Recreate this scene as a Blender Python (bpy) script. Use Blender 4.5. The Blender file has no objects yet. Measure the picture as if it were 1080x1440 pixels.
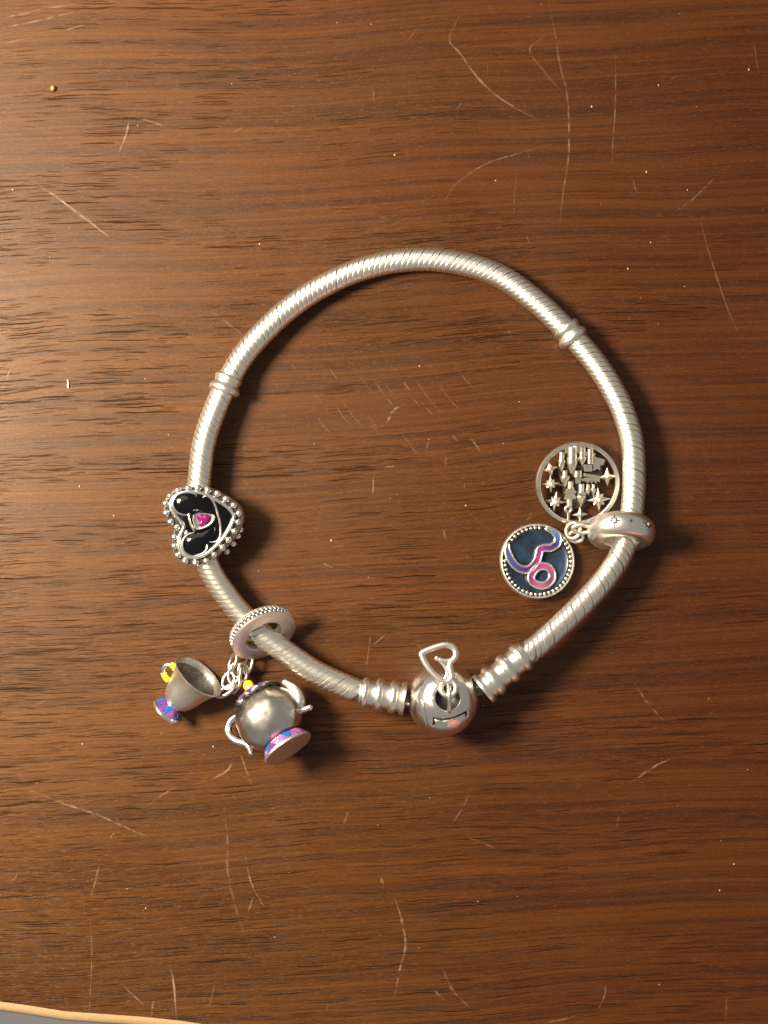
import bpy, bmesh, math, random
from mathutils import Vector, Matrix, noise
random.seed(7)
MM = 0.001
D = 230.0                      # height of the lens above the table top, mm
SC = bpy.context.scene
COL = SC.collection

# ------------------------------------------------------------------ camera
cam = bpy.data.cameras.new('camera')
camo = bpy.data.objects.new('camera', cam)
COL.objects.link(camo)
camo.location = (0, 0, D * MM)
cam.sensor_fit = 'VERTICAL'
cam.sensor_height = 36
cam.sensor_width = 27
cam.lens = 18 / (72.0 / D)
cam.clip_start = 0.01
cam.clip_end = 20
cam.dof.use_dof = True
cam.dof.focus_distance = (D - 2.5) * MM
cam.dof.aperture_fstop = 16
SC.camera = camo

# ------------------------------------------------------------------ world: dim warm room
w = bpy.data.worlds.new('World')
SC.world = w
w.use_nodes = True
bgn = w.node_tree.nodes['Background']
bgn.inputs[0].default_value = (1.0, 0.94, 0.85, 1)
bgn.inputs[1].default_value = 0.29


def area(name, loc, target, size, power, color, shape='DISK'):
    l = bpy.data.lights.new(name, 'AREA')
    l.shape = shape
    l.size = size * MM
    l.energy = power
    l.color = color
    o = bpy.data.objects.new(name, l)
    COL.objects.link(o)
    o.location = Vector(loc) * MM
    d = (Vector(target) - Vector(loc))
    o.rotation_euler = d.to_track_quat('-Z', 'Y').to_euler()
    return o


# shaded table lamp to the left, pale ceiling light behind the top of the picture, added weak red light standing in for the viewer's lit clothing
area('table_lamp', (-172, 48, 190), (0, -10, 0), 74, 2.45, (1.0, 0.83, 0.59))
area('ceiling_lamp', (-560, 520, 640), (0, 0, 0), 1050, 6.0, (1.0, 0.92, 0.80))
area('red_bounce_fill', (150, -330, 75), (0, 0, 5), 170, 0.062, (1.0, 0.15, 0.035))

SC.view_settings.view_transform = 'Standard'
SC.view_settings.look = 'None'
SC.view_settings.exposure = 0.0
SC.view_settings.gamma = 1.0
SC.cycles.max_bounces = 8
SC.cycles.sample_clamp_indirect = 6


# ------------------------------------------------------------------ placing helpers
def P(px, py, z=0.0):
    """a point of the place, mm, from where it shows in the picture and its height"""
    k = 0.1 * (D - z) / D
    return Vector(((px - 540) * k, (720 - py) * k, z))


def frame(x, y, z, loc):
    m = Matrix.Identity(4)
    for i, v in enumerate((x, y, z)):
        for j in range(3):
            m[j][i] = v[j]
    m.translation = Vector(loc) * MM
    return m


def frame_z(zax, loc, xhint=(1, 0, 0)):
    zax = Vector(zax).normalized()
    x = Vector(xhint)
    x = (x - zax * x.dot(zax)).normalized()
    return frame(x, zax.cross(x), zax, loc)


# ------------------------------------------------------------------ materials
def new_mat(name):
    m = bpy.data.materials.new(name)
    m.use_nodes = True
    nt = m.node_tree
    b = nt.nodes['Principled BSDF']
    return m, nt, b


def N(nt, typ, **kw):
    n = nt.nodes.new(typ)
    for k, v in kw.items():
        setattr(n, k, v)
    return n


def L(nt, a, b):
    nt.links.new(a, b)


def silver(name, col, rough, tarnish=0.25, bump=0.02, scale=900):
    m, nt, b = new_mat(name)
    tc = N(nt, 'ShaderNodeTexCoord')
    n1 = N(nt, 'ShaderNodeTexNoise')
    n1.inputs['Scale'].default_value = scale
    n1.inputs['Detail'].default_value = 4
    L(nt, tc.outputs['Object'], n1.inputs['Vector'])
    mx = N(nt, 'ShaderNodeMix', data_type='RGBA')
    mx.inputs[6].default_value = (*col, 1)
    mx.inputs[7].default_value = (col[0] * 0.55, col[1] * 0.51, col[2] * 0.45, 1)
    r = N(nt, 'ShaderNodeMapRange')
    r.inputs['From Min'].default_value = 0.45
    r.inputs['From Max'].default_value = 0.75
    r.inputs['To Max'].default_value = tarnish
    L(nt, n1.outputs['Fac'], r.inputs['Value'])
    L(nt, r.outputs['Result'], mx.inputs[0])
    L(nt, mx.outputs[2], b.inputs['Base Color'])
    b.inputs['Metallic'].default_value = 1
    r2 = N(nt, 'ShaderNodeMapRange')
    r2.inputs['To Min'].default_value = rough * 0.8
    r2.inputs['To Max'].default_value = rough * 1.25
    L(nt, n1.outputs['Fac'], r2.inputs['Value'])
    L(nt, r2.outputs['Result'], b.inputs['Roughness'])
    n2 = N(nt, 'ShaderNodeTexNoise')
    n2.inputs['Scale'].default_value = scale * 2.2
    n2.inputs['Detail'].default_value = 3
    L(nt, tc.outputs['Object'], n2.inputs['Vector'])
    bp = N(nt, 'ShaderNodeBump')
    bp.inputs['Strength'].default_value = bump * 10
    bp.inputs['Distance'].default_value = 0.00005
    L(nt, n2.outputs['Fac'], bp.inputs['Height'])
    L(nt, bp.outputs['Normal'], b.inputs['Normal'])
    return m


def plain(name, col, rough, metal=0.0, coat=0.0, spec=0.5):
    m, nt, b = new_mat(name)
    tc = N(nt, 'ShaderNodeTexCoord')
    n1 = N(nt, 'ShaderNodeTexNoise')
    n1.inputs['Scale'].default_value = 1500
    n1.inputs['Detail'].default_value = 3
    L(nt, tc.outputs['Object'], n1.inputs['Vector'])
    mx = N(nt, 'ShaderNodeMix', data_type='RGBA')
    mx.inputs[6].default_value = (*[c * 0.8 for c in col], 1)
    mx.inputs[7].default_value = (*[min(1, c * 1.2) for c in col], 1)
    L(nt, n1.outputs['Fac'], mx.inputs[0])
    L(nt, mx.outputs[2], b.inputs['Base Color'])
    b.inputs['Roughness'].default_value = rough
    b.inputs['Metallic'].default_value = metal
    b.inputs['Coat Weight'].default_value = coat
    b.inputs['Coat Roughness'].default_value = 0.06
    b.inputs['Specular IOR Level'].default_value = spec
    return m


M_CHAIN = silver('chain_silver', (0.88, 0.855, 0.795), 0.34, 0.25, 0.02)
M_SILVER = silver('polished_silver', (0.89, 0.88, 0.85), 0.20, 0.2, 0.015, 500)
M_POT = silver('tarnished_pot_silver', (0.66, 0.64, 0.59), 0.27, 1.0, 0.06, 300)
M_BRUSH = silver('brushed_silver', (0.80, 0.79, 0.77), 0.40, 0.35, 0.04, 700)
M_LINK = silver('grey_link_silver', (0.55, 0.52, 0.46), 0.30, 0.5, 0.03, 900)
M_ANT = silver('antique_silver', (0.74, 0.71, 0.63), 0.34, 0.7, 0.05, 900)
M_CAPS = silver('satin_silver', (0.89, 0.87, 0.82), 0.30, 0.2, 0.02, 500)
M_BALL = silver('worn_ball_silver', (0.86, 0.84, 0.79), 0.21, 0.4, 0.02, 260)
M_CAST = silver('cast_silver', (0.78, 0.765, 0.72), 0.38, 0.6, 0.05, 1100)
M_BEAD = silver('bead_silver', (0.89, 0.88, 0.85), 0.24, 0.15, 0.01)
M_GRAIN = silver('grainy_grey_silver', (0.36, 0.335, 0.28), 0.45, 0.9, 0.16, 2600)
M_MATT = silver('matt_silver', (0.70, 0.66, 0.60), 0.42, 0.5, 0.12, 2500)
M_PAT = plain('black_patina', (0.035, 0.032, 0.028), 0.5, 0.6)
M_PAT2 = plain('grey_patina', (0.13, 0.12, 0.10), 0.45, 0.8)
M_BLACK = plain('black_enamel', (0.002, 0.002, 0.0025), 0.10, 0, 0.0, 0.35)
M_YEL = plain('yellow_enamel', (0.75, 0.62, 0.015), 0.25, 0, 0.6)
M_PUR = plain('purple_enamel', (0.10, 0.026, 0.20), 0.25, 0, 0.6)
M_LILAC = plain('lilac_enamel', (0.19, 0.075, 0.34), 0.25, 0, 0.6)
M_BLUE = plain('blue_enamel', (0.015, 0.09, 0.38), 0.25, 0, 0.6)
M_PINK = plain('pink_enamel', (0.50, 0.11, 0.24), 0.25, 0, 0.6)
M_RUBY, _nt, _b = new_mat('pink_stone')
_b.inputs['Base Color'].default_value = (0.15, 0.001, 0.10, 1)
_b.inputs['Roughness'].default_value = 0.06
_b.inputs['Transmission Weight'].default_value = 0.0
_b.inputs['IOR'].default_value = 1.7
_b.inputs['Coat Weight'].default_value = 0.5
M_CRYST, _nt, _b = new_mat('clear_stone')
_b.inputs['Base Color'].default_value = (0.85, 0.86, 0.86, 1)
_b.inputs['Roughness'].default_value = 0.05
_b.inputs['Transmission Weight'].default_value = 0.5
_b.inputs['IOR'].default_value = 1.9

# navy enamel with a cloudy glassy body
M_NAVY, nt, b = new_mat('navy_enamel')
tc = N(nt, 'ShaderNodeTexCoord')
n1 = N(nt, 'ShaderNodeTexNoise')
n1.inputs['Scale'].default_value = 420
n1.inputs['Detail'].default_value = 6
L(nt, tc.outputs['Object'], n1.inputs['Vector'])
cr = N(nt, 'ShaderNodeValToRGB')
cr.color_ramp.elements[0].position = 0.35
cr.color_ramp.elements[0].color = (0.004, 0.010, 0.022, 1)
cr.color_ramp.elements[1].position = 0.72
cr.color_ramp.elements[1].color = (0.020, 0.046, 0.088, 1)
L(nt, n1.outputs['Fac'], cr.inputs[0])
L(nt, cr.outputs[0], b.inputs['Base Color'])
b.inputs['Metallic'].default_value = 0.25
b.inputs['Roughness'].default_value = 0.36
b.inputs['Coat Weight'].default_value = 0.3
b.inputs['Coat Roughness'].default_value = 0.1

# ribbon enamel: colour runs along the band
M_RIB, nt, b = new_mat('ribbon_enamel')
at = N(nt, 'ShaderNodeAttribute', attribute_name='tint')
L(nt, at.outputs['Color'], b.inputs['Base Color'])
b.inputs['Roughness'].default_value = 0.22
b.inputs['Coat Weight'].default_value = 0.7


def wood_material():
    m, nt, b = new_mat('brown_varnished_wood')
    tc = N(nt, 'ShaderNodeTexCoord')
    mp = N(nt, 'ShaderNodeMapping')
    mp.inputs['Scale'].default_value = (1000, 1000, 1000)     # work in mm
    mp.inputs['Rotation'].default_value = (0, 0, math.radians(-3.0))
    L(nt, tc.outputs['Object'], mp.inputs['Vector'])
    # slow wander of the grain
    wn = N(nt, 'ShaderNodeTexNoise')
    wn.inputs['Scale'].default_value = 0.012
    wn.inputs['Detail'].default_value = 2
    L(nt, mp.outputs[0], wn.inputs['Vector'])
    ws = N(nt, 'ShaderNodeVectorMath', operation='SUBTRACT')
    ws.inputs[1].default_value = (0.5, 0.5, 0.5)
    L(nt, wn.outputs['Color'], ws.inputs[0])
    wm = N(nt, 'ShaderNodeVectorMath', operation='MULTIPLY')
    wm.inputs[1].default_value = (0, 7, 0)
    L(nt, ws.outputs[0], wm.inputs[0])
    wa = N(nt, 'ShaderNodeVectorMath', operation='ADD')
    L(nt, mp.outputs[0], wa.inputs[0])
    L(nt, wm.outputs[0], wa.inputs[1])
    co = wa.outputs[0]

    def nz(sx, sy, detail=3, rough=0.55, off=0.0, src=None):
        s = N(nt, 'ShaderNodeVectorMath', operation='MULTIPLY_ADD')
        s.inputs[1].default_value = (sx, sy, 1)
        s.inputs[2].default_value = (off, off * 1.7, off * 0.3)
        L(nt, src or co, s.inputs[0])
        n = N(nt, 'ShaderNodeTexNoise')
        n.inputs['Scale'].default_value = 1
        n.inputs['Detail'].default_value = detail
        n.inputs['Roughness'].default_value = rough
        L(nt, s.outputs[0], n.inputs['Vector'])
        return n.outputs['Fac']

    def rng(v, a, c, lo=0.0, hi=1.0, smooth=True):
        r = N(nt, 'ShaderNodeMapRange')
        if smooth:
            r.interpolation_type = 'SMOOTHSTEP'
        r.inputs['From Min'].default_value = a
        r.inputs['From Max'].default_value = c
        r.inputs['To Min'].default_value = lo
        r.inputs['To Max'].default_value = hi
        L(nt, v, r.inputs['Value'])
        return r.outputs['Result']

    def mth(op, a, c):
        n = N(nt, 'ShaderNodeMath', operation=op)
        for i, v in enumerate((a, c)):
            if isinstance(v, (int, float)):
                n.inputs[i].default_value = v
            else:
                L(nt, v, n.inputs[i])
        return n.outputs[0]

    def mix(f, a, c, blend='MIX'):
        n = N(nt, 'ShaderNodeMix', data_type='RGBA', blend_type=blend)
        if isinstance(f, (int, float)):
            n.inputs[0].default_value = f
        else:
            L(nt, f, n.inputs[0])
        for i, v in ((6, a), (7, c)):
            if isinstance(v, tuple):
                n.inputs[i].default_value = (*v, 1)
            else:
                L(nt, v, n.inputs[i])
        return n.outputs[2]

    broad = nz(0.010, 0.06, 3, 0.5, 3.1)
    band = nz(0.020, 0.75, 4, 0.6, 11.0)
    streak = nz(0.022, 2.6, 3, 0.55, 23.0)
    fibre = nz(0.5, 12.0, 3, 0.6, 64.0)
    speck = nz(1.6, 6.5, 2, 0.6, 71.0)
    patch0 = nz(0.020, 0.10, 3, 0.6, 77.0)
    # the open-pored part of the board lies towards its front left corner
    sx = N(nt, 'ShaderNodeSeparateXYZ')
    L(nt, mp.outputs[0], sx.inputs[0])
    bias = mth('ADD', mth('MULTIPLY', sx.outputs['X'], -0.0016), mth('MULTIPLY', sx.outputs['Y'], -0.0014))
    patch = mth('ADD', patch0, bias)
    # wobbling coordinate for the pore dashes
    jn = N(nt, 'ShaderNodeTexNoise')
    jn.inputs['Scale'].default_value = 0.45
    jn.inputs['Detail'].default_value = 3
    L(nt, mp.outputs[0], jn.inputs['Vector'])
    js = N(nt, 'ShaderNodeVectorMath', operation='MULTIPLY_ADD')
    js.inputs[1].default_value = (1.2, 0.42, 0)
    js.inputs[2].default_value = (-0.6, -0.21, 0)
    L(nt, jn.outputs['Color'], js.inputs[0])
    ja = N(nt, 'ShaderNodeVectorMath', operation='ADD')
    L(nt, co, ja.inputs[0])
    L(nt, js.outputs[0], ja.inputs[1])

    def dashes(sx_, sy_, off, r, dens):
        """short dark pores: one dash per cell of a stretched cell pattern, some cells empty"""
        v_ = N(nt, 'ShaderNodeVectorMath', operation='MULTIPLY_ADD')
        v_.inputs[1].default_value = (sx_, sy_, 0)
        v_.inputs[2].default_value = (off, off * 1.3, 0)
        L(nt, ja.outputs[0], v_.inputs[0])
        vo = N(nt, 'ShaderNodeTexVoronoi', voronoi_dimensions='2D')
        vo.inputs['Scale'].default_value = 1
        L(nt, v_.outputs[0], vo.inputs['Vector'])
        sp = N(nt, 'ShaderNodeSeparateColor')
        L(nt, vo.outputs['Color'], sp.inputs[0])
        rad = mth('MULTIPLY', sp.outputs[1], r)
        q_ = mth('DIVIDE', vo.outputs['Distance'], mth('ADD', rad, r * 0.35))
        on = mth('LESS_THAN', sp.outputs[0], dens)
        return mth('MULTIPLY', rng(q_, 1.0, 0.55), mth('MULTIPLY', on, mth('ADD', mth('MULTIPLY', sp.outputs[2], 0.5), 0.5)))

    c = mix(rng(broad, 0.3, 0.7), (0.052, 0.0170, 0.0014), (0.090, 0.0345, 0.0032))
    c = mix(rng(band, 0.40, 0.66, 0, 0.65), c, (0.022, 0.0064, 0.0008))
    c = mix(rng(streak, 0.47, 0.70, 0, 0.48), c, (0.016, 0.0048, 0.0008))
    c = mix(rng(streak, 0.28, 0.46, 0.32, 0.0), c, (0.145, 0.058, 0.0070))
    c = mix(rng(fibre, 0.35, 0.7, 0.0, 0.32), c, (0.115, 0.043, 0.0055))
    c = mix(rng(speck, 0.58, 0.72, 0.0, 0.38), c, (0.190, 0.080, 0.0120))  # pale specks paint the varnish glints into the wood colour
    c = mix(rng(speck, 0.42, 0.28, 0.0, 0.30), c, (0.022, 0.0070, 0.0012))
    # wood reddens rightwards; the darkening there paints in the lamp's falloff
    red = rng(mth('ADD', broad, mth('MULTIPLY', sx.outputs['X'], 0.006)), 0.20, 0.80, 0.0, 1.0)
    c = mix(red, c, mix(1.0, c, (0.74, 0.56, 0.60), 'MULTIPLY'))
    dens = rng(patch, 0.42, 0.64, 0.05, 1.0)
    d1 = dashes(0.055, 2.7, 3.3, 0.20, dens)
    d2 = dashes(0.12, 4.4, 17.7, 0.25, dens)
    d3 = dashes(0.030, 1.7, 41.1, 0.15, mth('MULTIPLY', dens, 0.6))
    pores = mth('MAXIMUM', mth('MAXIMUM', d1, d3), mth('MULTIPLY', d2, 0.8))
    c = mix(mth('MULTIPLY', pores, rng(patch, 0.36, 0.60, 0.40, 0.95)), c, (0.008, 0.0034, 0.0016))
    c = mix(1.0, c, (0.96, 0.89, 0.55), 'MULTIPLY')
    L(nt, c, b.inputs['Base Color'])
    # sheen of an old varnish
    smear = nz(0.05, 0.05, 5, 0.65, 90.0, mp.outputs[0])
    fine = nz(3.0, 6.0, 3, 0.6, 95.0)
    rg = mth('ADD', rng(smear, 0.3, 0.7, 0.36, 0.50, False), rng(fine, 0.3, 0.7, -0.05, 0.06, False))
    L(nt, rg, b.inputs['Roughness'])
    L(nt, rng(pores, 0.0, 1.0, 0.27, 0.04, False), b.inputs['Specular IOR Level'])
    b.inputs['Coat Weight'].default_value = 0.05
    b.inputs['Coat Roughness'].default_value = 0.15
    h = mth('ADD', mth('MULTIPLY', pores, -1.0), mth('ADD', mth('MULTIPLY', fibre, 0.35), mth('MULTIPLY', fine, 0.35)))
    h = mth('ADD', h, mth('MULTIPLY', streak, 0.5))
    bp = N(nt, 'ShaderNodeBump')
    bp.inputs['Strength'].default_value = 0.55
    bp.inputs['Distance'].default_value = 0.00009
    L(nt, h, bp.inputs['Height'])
    L(nt, bp.outputs['Normal'], b.inputs['Normal'])
    L(nt, bp.outputs['Normal'], b.inputs['Coat Normal'])
    return m


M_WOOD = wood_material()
M_EDGE = plain('bare_worn_wood', (0.34, 0.235, 0.125), 0.5)
M_FLOOR = plain('pale_grey_floor', (0.88, 0.87, 0.85), 0.7)


def scratch_material(name, col, rough):
    m, nt, b = new_mat(name)
    out = nt.nodes['Material Output']
    b.inputs['Base Color'].default_value = (*col, 1)
    b.inputs['Roughness'].default_value = rough
    tr = N(nt, 'ShaderNodeBsdfTransparent')
    mx = N(nt, 'ShaderNodeMixShader')
    at = N(nt, 'ShaderNodeAttribute', attribute_name='tint')
    tc = N(nt, 'ShaderNodeTexCoord')
    n1 = N(nt, 'ShaderNodeTexNoise')
    n1.inputs['Scale'].default_value = 900
    n1.inputs['Detail'].default_value = 4
    L(nt, tc.outputs['Object'], n1.inputs['Vector'])
    r = N(nt, 'ShaderNodeMapRange')
    r.inputs['From Min'].default_value = 0.36
    r.inputs['From Max'].default_value = 0.60
    L(nt, n1.outputs['Fac'], r.inputs['Value'])
    mu = N(nt, 'ShaderNodeMath', operation='MULTIPLY')
    L(nt, r.outputs['Result'], mu.inputs[0])
    L(nt, at.outputs['Fac'], mu.inputs[1])
    L(nt, mu.outputs[0], mx.inputs[0])
    L(nt, tr.outputs[0], mx.inputs[1])
    L(nt, b.outputs[0], mx.inputs[2])
    L(nt, mx.outputs[0], out.inputs['Surface'])
    return m


M_SCR = scratch_material('pale_scratch', (0.40, 0.27, 0.19), 0.4)
M_SCR_D = scratch_material('dark_scratch', (0.03, 0.012, 0.008), 0.6)


# ------------------------------------------------------------------ mesh helper (mm in, metres out)
class MB:
    def __init__(s):
        s.v, s.f, s.m, s.t = [], [], [], {}

    def grid(s, rows, closed_u=True, closed_v=False, mat=0):
        """rows: list of equal-length lists of points"""
        b0 = len(s.v)
        n = len(rows[0])
        for r in rows:
            s.v.extend([Vector(p) for p in r])
        nr = len(rows)
        for i in range(nr if closed_v else nr - 1):
            i2 = (i + 1) % nr
            for j in range(n if closed_u else n - 1):
                j2 = (j + 1) % n
                s.f.append((b0 + i * n + j, b0 + i * n + j2, b0 + i2 * n + j2, b0 + i2 * n + j))
                s.m.append(mat)
        return b0

    def ngon(s, idx, mat=0):
        s.f.append(tuple(idx))
        s.m.append(mat)

    def tube(s, pts, r, n=10, closed=False, caps=True, mat=0, flat=1.0, up=None):
        pts = [Vector(p) for p in pts]
        k = len(pts)
        rr = r if isinstance(r, (list, tuple)) else [r] * k
        tg = []
        for i in range(k):
            a = pts[(i - 1) % k] if (closed or i > 0) else pts[i]
            c = pts[(i + 1) % k] if (closed or i < k - 1) else pts[i]
            tg.append((c - a).normalized())
        u = Vector(up) if up else (Vector((0, 0, 1)) if abs(tg[0].z) < 0.8 else Vector((1, 0, 0)))
        rows = []
        for i in range(k):
            if up:
                u = Vector(up)
            u = (u - tg[i] * u.dot(tg[i])).normalized()
            wv = tg[i].cross(u)
            rows.append([pts[i] + (wv * math.cos(2 * math.pi * j / n) + u * (flat * math.sin(2 * math.pi * j / n))) * rr[i] for j in range(n)])
        b0 = s.grid(rows, True, closed, mat)
        if caps and not closed:
            s.ngon([b0 + j for j in reversed(range(n))], mat)
            s.ngon([b0 + (k - 1) * n + j for j in range(n)], mat)

    def lathe(s, prof, n=32, mtx=None, mat=0, cap0=False, cap1=False, mats=None):
        """prof: (radius, height) pairs; the axis is local z"""
        mtx = mtx or Matrix.Identity(4)
        rows = [[mtx @ Vector((r * math.cos(2 * math.pi * j / n), r * math.sin(2 * math.pi * j / n), z)) for j in range(n)] for r, z in prof]
        b0 = s.grid(rows, True, False, mat)
        if cap0:
            s.ngon([b0 + j for j in reversed(range(n))], mat)
        if cap1:
            s.ngon([b0 + (len(prof) - 1) * n + j for j in range(n)], mat)

    def ball(s, c, r, n=12, rings=8, mtx=None, mat=0):
        """r: number or 3 radii"""
        rx, ry, rz = (r, r, r) if isinstance(r, (int, float)) else r
        mtx = mtx or Matrix.Identity(3)
        c = Vector(c)
        rows = []
        for i in range(rings + 1):
            a = math.pi * (i + 0.02 if i == 0 else (i - 0.02 if i == rings else i)) / rings
            rows.append([c + mtx @ Vector((rx * math.sin(a) * math.cos(2 * math.pi * j / n), ry * math.sin(a) * math.sin(2 * math.pi * j / n), -rz * math.cos(a))) for j in range(n)])
        b0 = s.grid(rows, True, False, mat)
        s.ngon([b0 + j for j in reversed(range(n))], mat)
        s.ngon([b0 + rings * n + j for j in range(n)], mat)

    def layers(s, poly, levels, mat=0, centre=None, cap0=True, cap1=True, mats=None):
        """a 2D outline lofted through (scale, z) levels, about its centre"""
        c = Vector(centre) if centre else sum((Vector(p) for p in poly), Vector((0, 0))) / len(poly)
        rows = [[(c.x + (p[0] - c.x) * k, c.y + (p[1] - c.y) * k, z) for p in poly] for k, z in levels]
        b0 = s.grid(rows, True, False, mat)
        n = len(poly)
        if cap0:
            s.ngon([b0 + j for j in reversed(range(n))], mat)
        if cap1:
            s.ngon([b0 + (len(levels) - 1) * n + j for j in range(n)], mat)

    def prism(s, poly, z0, z1, inset=0.06, mat=0):
        """extruded outline with a small chamfer at its top edge (true inset)"""
        n = len(poly)
        P2 = [Vector(p) for p in poly]
        ar = sum(P2[i].x * P2[(i + 1) % n].y - P2[(i + 1) % n].x * P2[i].y for i in range(n))
        if ar < 0:
            P2.reverse()
        ins = []
        for i in range(n):
            a, b_, c = P2[i - 1], P2[i], P2[(i + 1) % n]
            n1 = Vector((-(b_ - a).y, (b_ - a).x)).normalized()
            n2 = Vector((-(c - b_).y, (c - b_).x)).normalized()
            q = (n1 + n2)
            q = q / max(0.45, q.length_squared / 2) if q.length > 1e-6 else n1
            ins.append(b_ + q * inset)
        rows = [[(p.x, p.y, z0) for p in P2], [(p.x, p.y, z1 - inset) for p in P2], [(p.x, p.y, z1) for p in ins]]
        b0 = s.grid(rows, True, False, mat)
        s.ngon([b0 + j for j in reversed(range(n))], mat)
        s.ngon([b0 + 2 * n + j for j in range(n)], mat)

    def build(s, name, mat, parent=None, angle=40, mtx=None, link=True):
        me = bpy.data.meshes.new(name)
        pts = [(mtx @ p if mtx else p) * MM for p in s.v]
        me.from_pydata([tuple(p) for p in pts], [], s.f)
        for mm in (mat if isinstance(mat, (list, tuple)) else [mat]):
            me.materials.append(mm)
        if any(s.m):
            me.polygons.foreach_set('material_index', s.m)
        if s.t:
            at = me.attributes.new('tint', 'FLOAT_COLOR', 'POINT')
            for i, c in s.t.items():
                at.data[i].color = c
        bm = bmesh.new()
        bm.from_mesh(me)
        bmesh.ops.recalc_face_normals(bm, faces=bm.faces)
        bm.to_mesh(me)
        bm.free()
        me.shade_smooth()
        me.set_sharp_from_angle(angle=math.radians(angle))
        me.update()
        o = bpy.data.objects.new(name, me)
        COL.objects.link(o)
        if parent:
            o.parent = parent
        return o


def thing(name, label, cat, mtx=None, group=None, kind=None):
    o = bpy.data.objects.new(name, None)
    o.empty_display_size = 0.003
    COL.objects.link(o)
    if mtx is not None:
        o.matrix_world = mtx
    o['label'] = label
    o['category'] = cat
    if group:
        o['group'] = group
    if kind:
        o['kind'] = kind
    return o


def copy_at(o, loc_mm, parent=None, rot=None, scale=None):
    c = o.copy()
    COL.objects.link(c)
    c.parent = parent or o.parent
    c.location = Vector(loc_mm) * MM
    if rot is not None:
        c.rotation_euler = rot
    if scale:
        c.scale = (scale, scale, scale)
    return c


def spline(pts, step=None, n=8, closed=False):
    """Catmull-Rom through points of any dimension -> dense list"""
    pts = [Vector(p) for p in pts]
    k = len(pts)
    out = []
    for i in range(k if closed else k - 1):
        p1, p2 = pts[i], pts[(i + 1) % k]
        p0 = pts[(i - 1) % k] if (closed or i > 0) else p1 * 2 - p2
        p3 = pts[(i + 2) % k] if (closed or i < k - 2) else p2 * 2 - p1
        for j in range(n):
            t = j / n
            out.append(((p1 * 2) + (p2 - p0) * t + (p0 * 2 - p1 * 5 + p2 * 4 - p3) * t * t + (p1 * 3 - p0 - p2 * 3 + p3) * t ** 3) * 0.5)
    if not closed:
        out.append(pts[-1])
    return out


def ring_pts(c, r, ax1, ax2, n=24, r2=None):
    c, ax1, ax2 = Vector(c), Vector(ax1).normalized(), Vector(ax2).normalized()
    return [c + ax1 * (r * math.cos(2 * math.pi * i / n)) + ax2 * ((r2 or r) * math.sin(2 * math.pi * i / n)) for i in range(n)]


# ------------------------------------------------------------------ floor and table
fb = MB()
fb.grid([[(-3000, -3000, -450), (3000, -3000, -450)], [(-3000, 3000, -450), (3000, 3000, -450)]], False)
fl = fb.build('floor', M_FLOOR)
fl['kind'] = 'structure'
fl['label'] = 'pale grey floor far below the table edge'

table = thing('wooden_table', 'scratched dark brown wooden table top carrying the bracelet', 'table')
# front edge runs almost along the bottom of the picture
e0, e1 = P(0, 1415), P(290, 1446)
ed = (e1 - e0).normalized()
en = Vector((ed.y, -ed.x, 0))                 # outwards, towards the viewer
if en.y > 0:
    en = -en
ea, eb = e0 - ed * 420, e1 + ed * 420
tb = MB()
NS = 160
rows = []
back = [ea - en * 620, eb - en * 620]
edge_rows = [[], [], [], [], []]
for i in range(NS + 1):
    p = ea.lerp(eb, i / NS)
    d = p.x
    wob = 0.45 * noise.noise(Vector((d * 0.08, 3.0, 0))) + 0.18 * noise.noise(Vector((d * 0.35, 9.0, 0)))
    p = p + en * wob
    for j, (o, z) in enumerate(((-0.5, 0.0), (0.0, 0.0), (0.55, -0.15), (1.0, -0.6), (1.15, -24))):
        edge_rows[j].append(p + en * o + Vector((0, 0, z)))
brow = [back[0].lerp(back[1], i / NS) for i in range(NS + 1)]
tb.grid([edge_rows[0], brow], False)
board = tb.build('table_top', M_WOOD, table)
tb = MB()
tb.grid(edge_rows, False)
tb.build('table_edge', M_EDGE, table, angle=60)


def scratch(pts, wpx=2.0, alpha=0.6, dark=False, name='scratch'):
    q = spline([P(x, y, 0) for x, y in pts], n=7)
    s = MB()
    a, c = [], []
    n = len(q)
    for i, p in enumerate(q):
        t = (q[min(i + 1, n - 1)] - q[max(i - 1, 0)]).normalized()
        nn = Vector((-t.y, t.x, 0))
        f = math.sin(math.pi * (0.06 + 0.88 * i / (n - 1))) ** 0.6
        j = 0.75 + 0.5 * random.random()
        wv = wpx * 0.05 * f * j
        p = p + nn * random.uniform(-0.03, 0.03) + Vector((0, 0, 0.03))
        a.append(p + nn * wv)
        c.append(p - nn * wv)
    s.grid([a, c], False)
    for i in range(n):
        f = 0.72 * alpha * (0.55 + 0.6 * random.random()) * min(1, 0.3 + 3 * min(i, n - 1 - i) / n)
        s.t[i] = s.t[n + i] = (f, f, f, 1)
    return s.build(name, M_SCR_D if dark else M_SCR, table)


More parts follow.
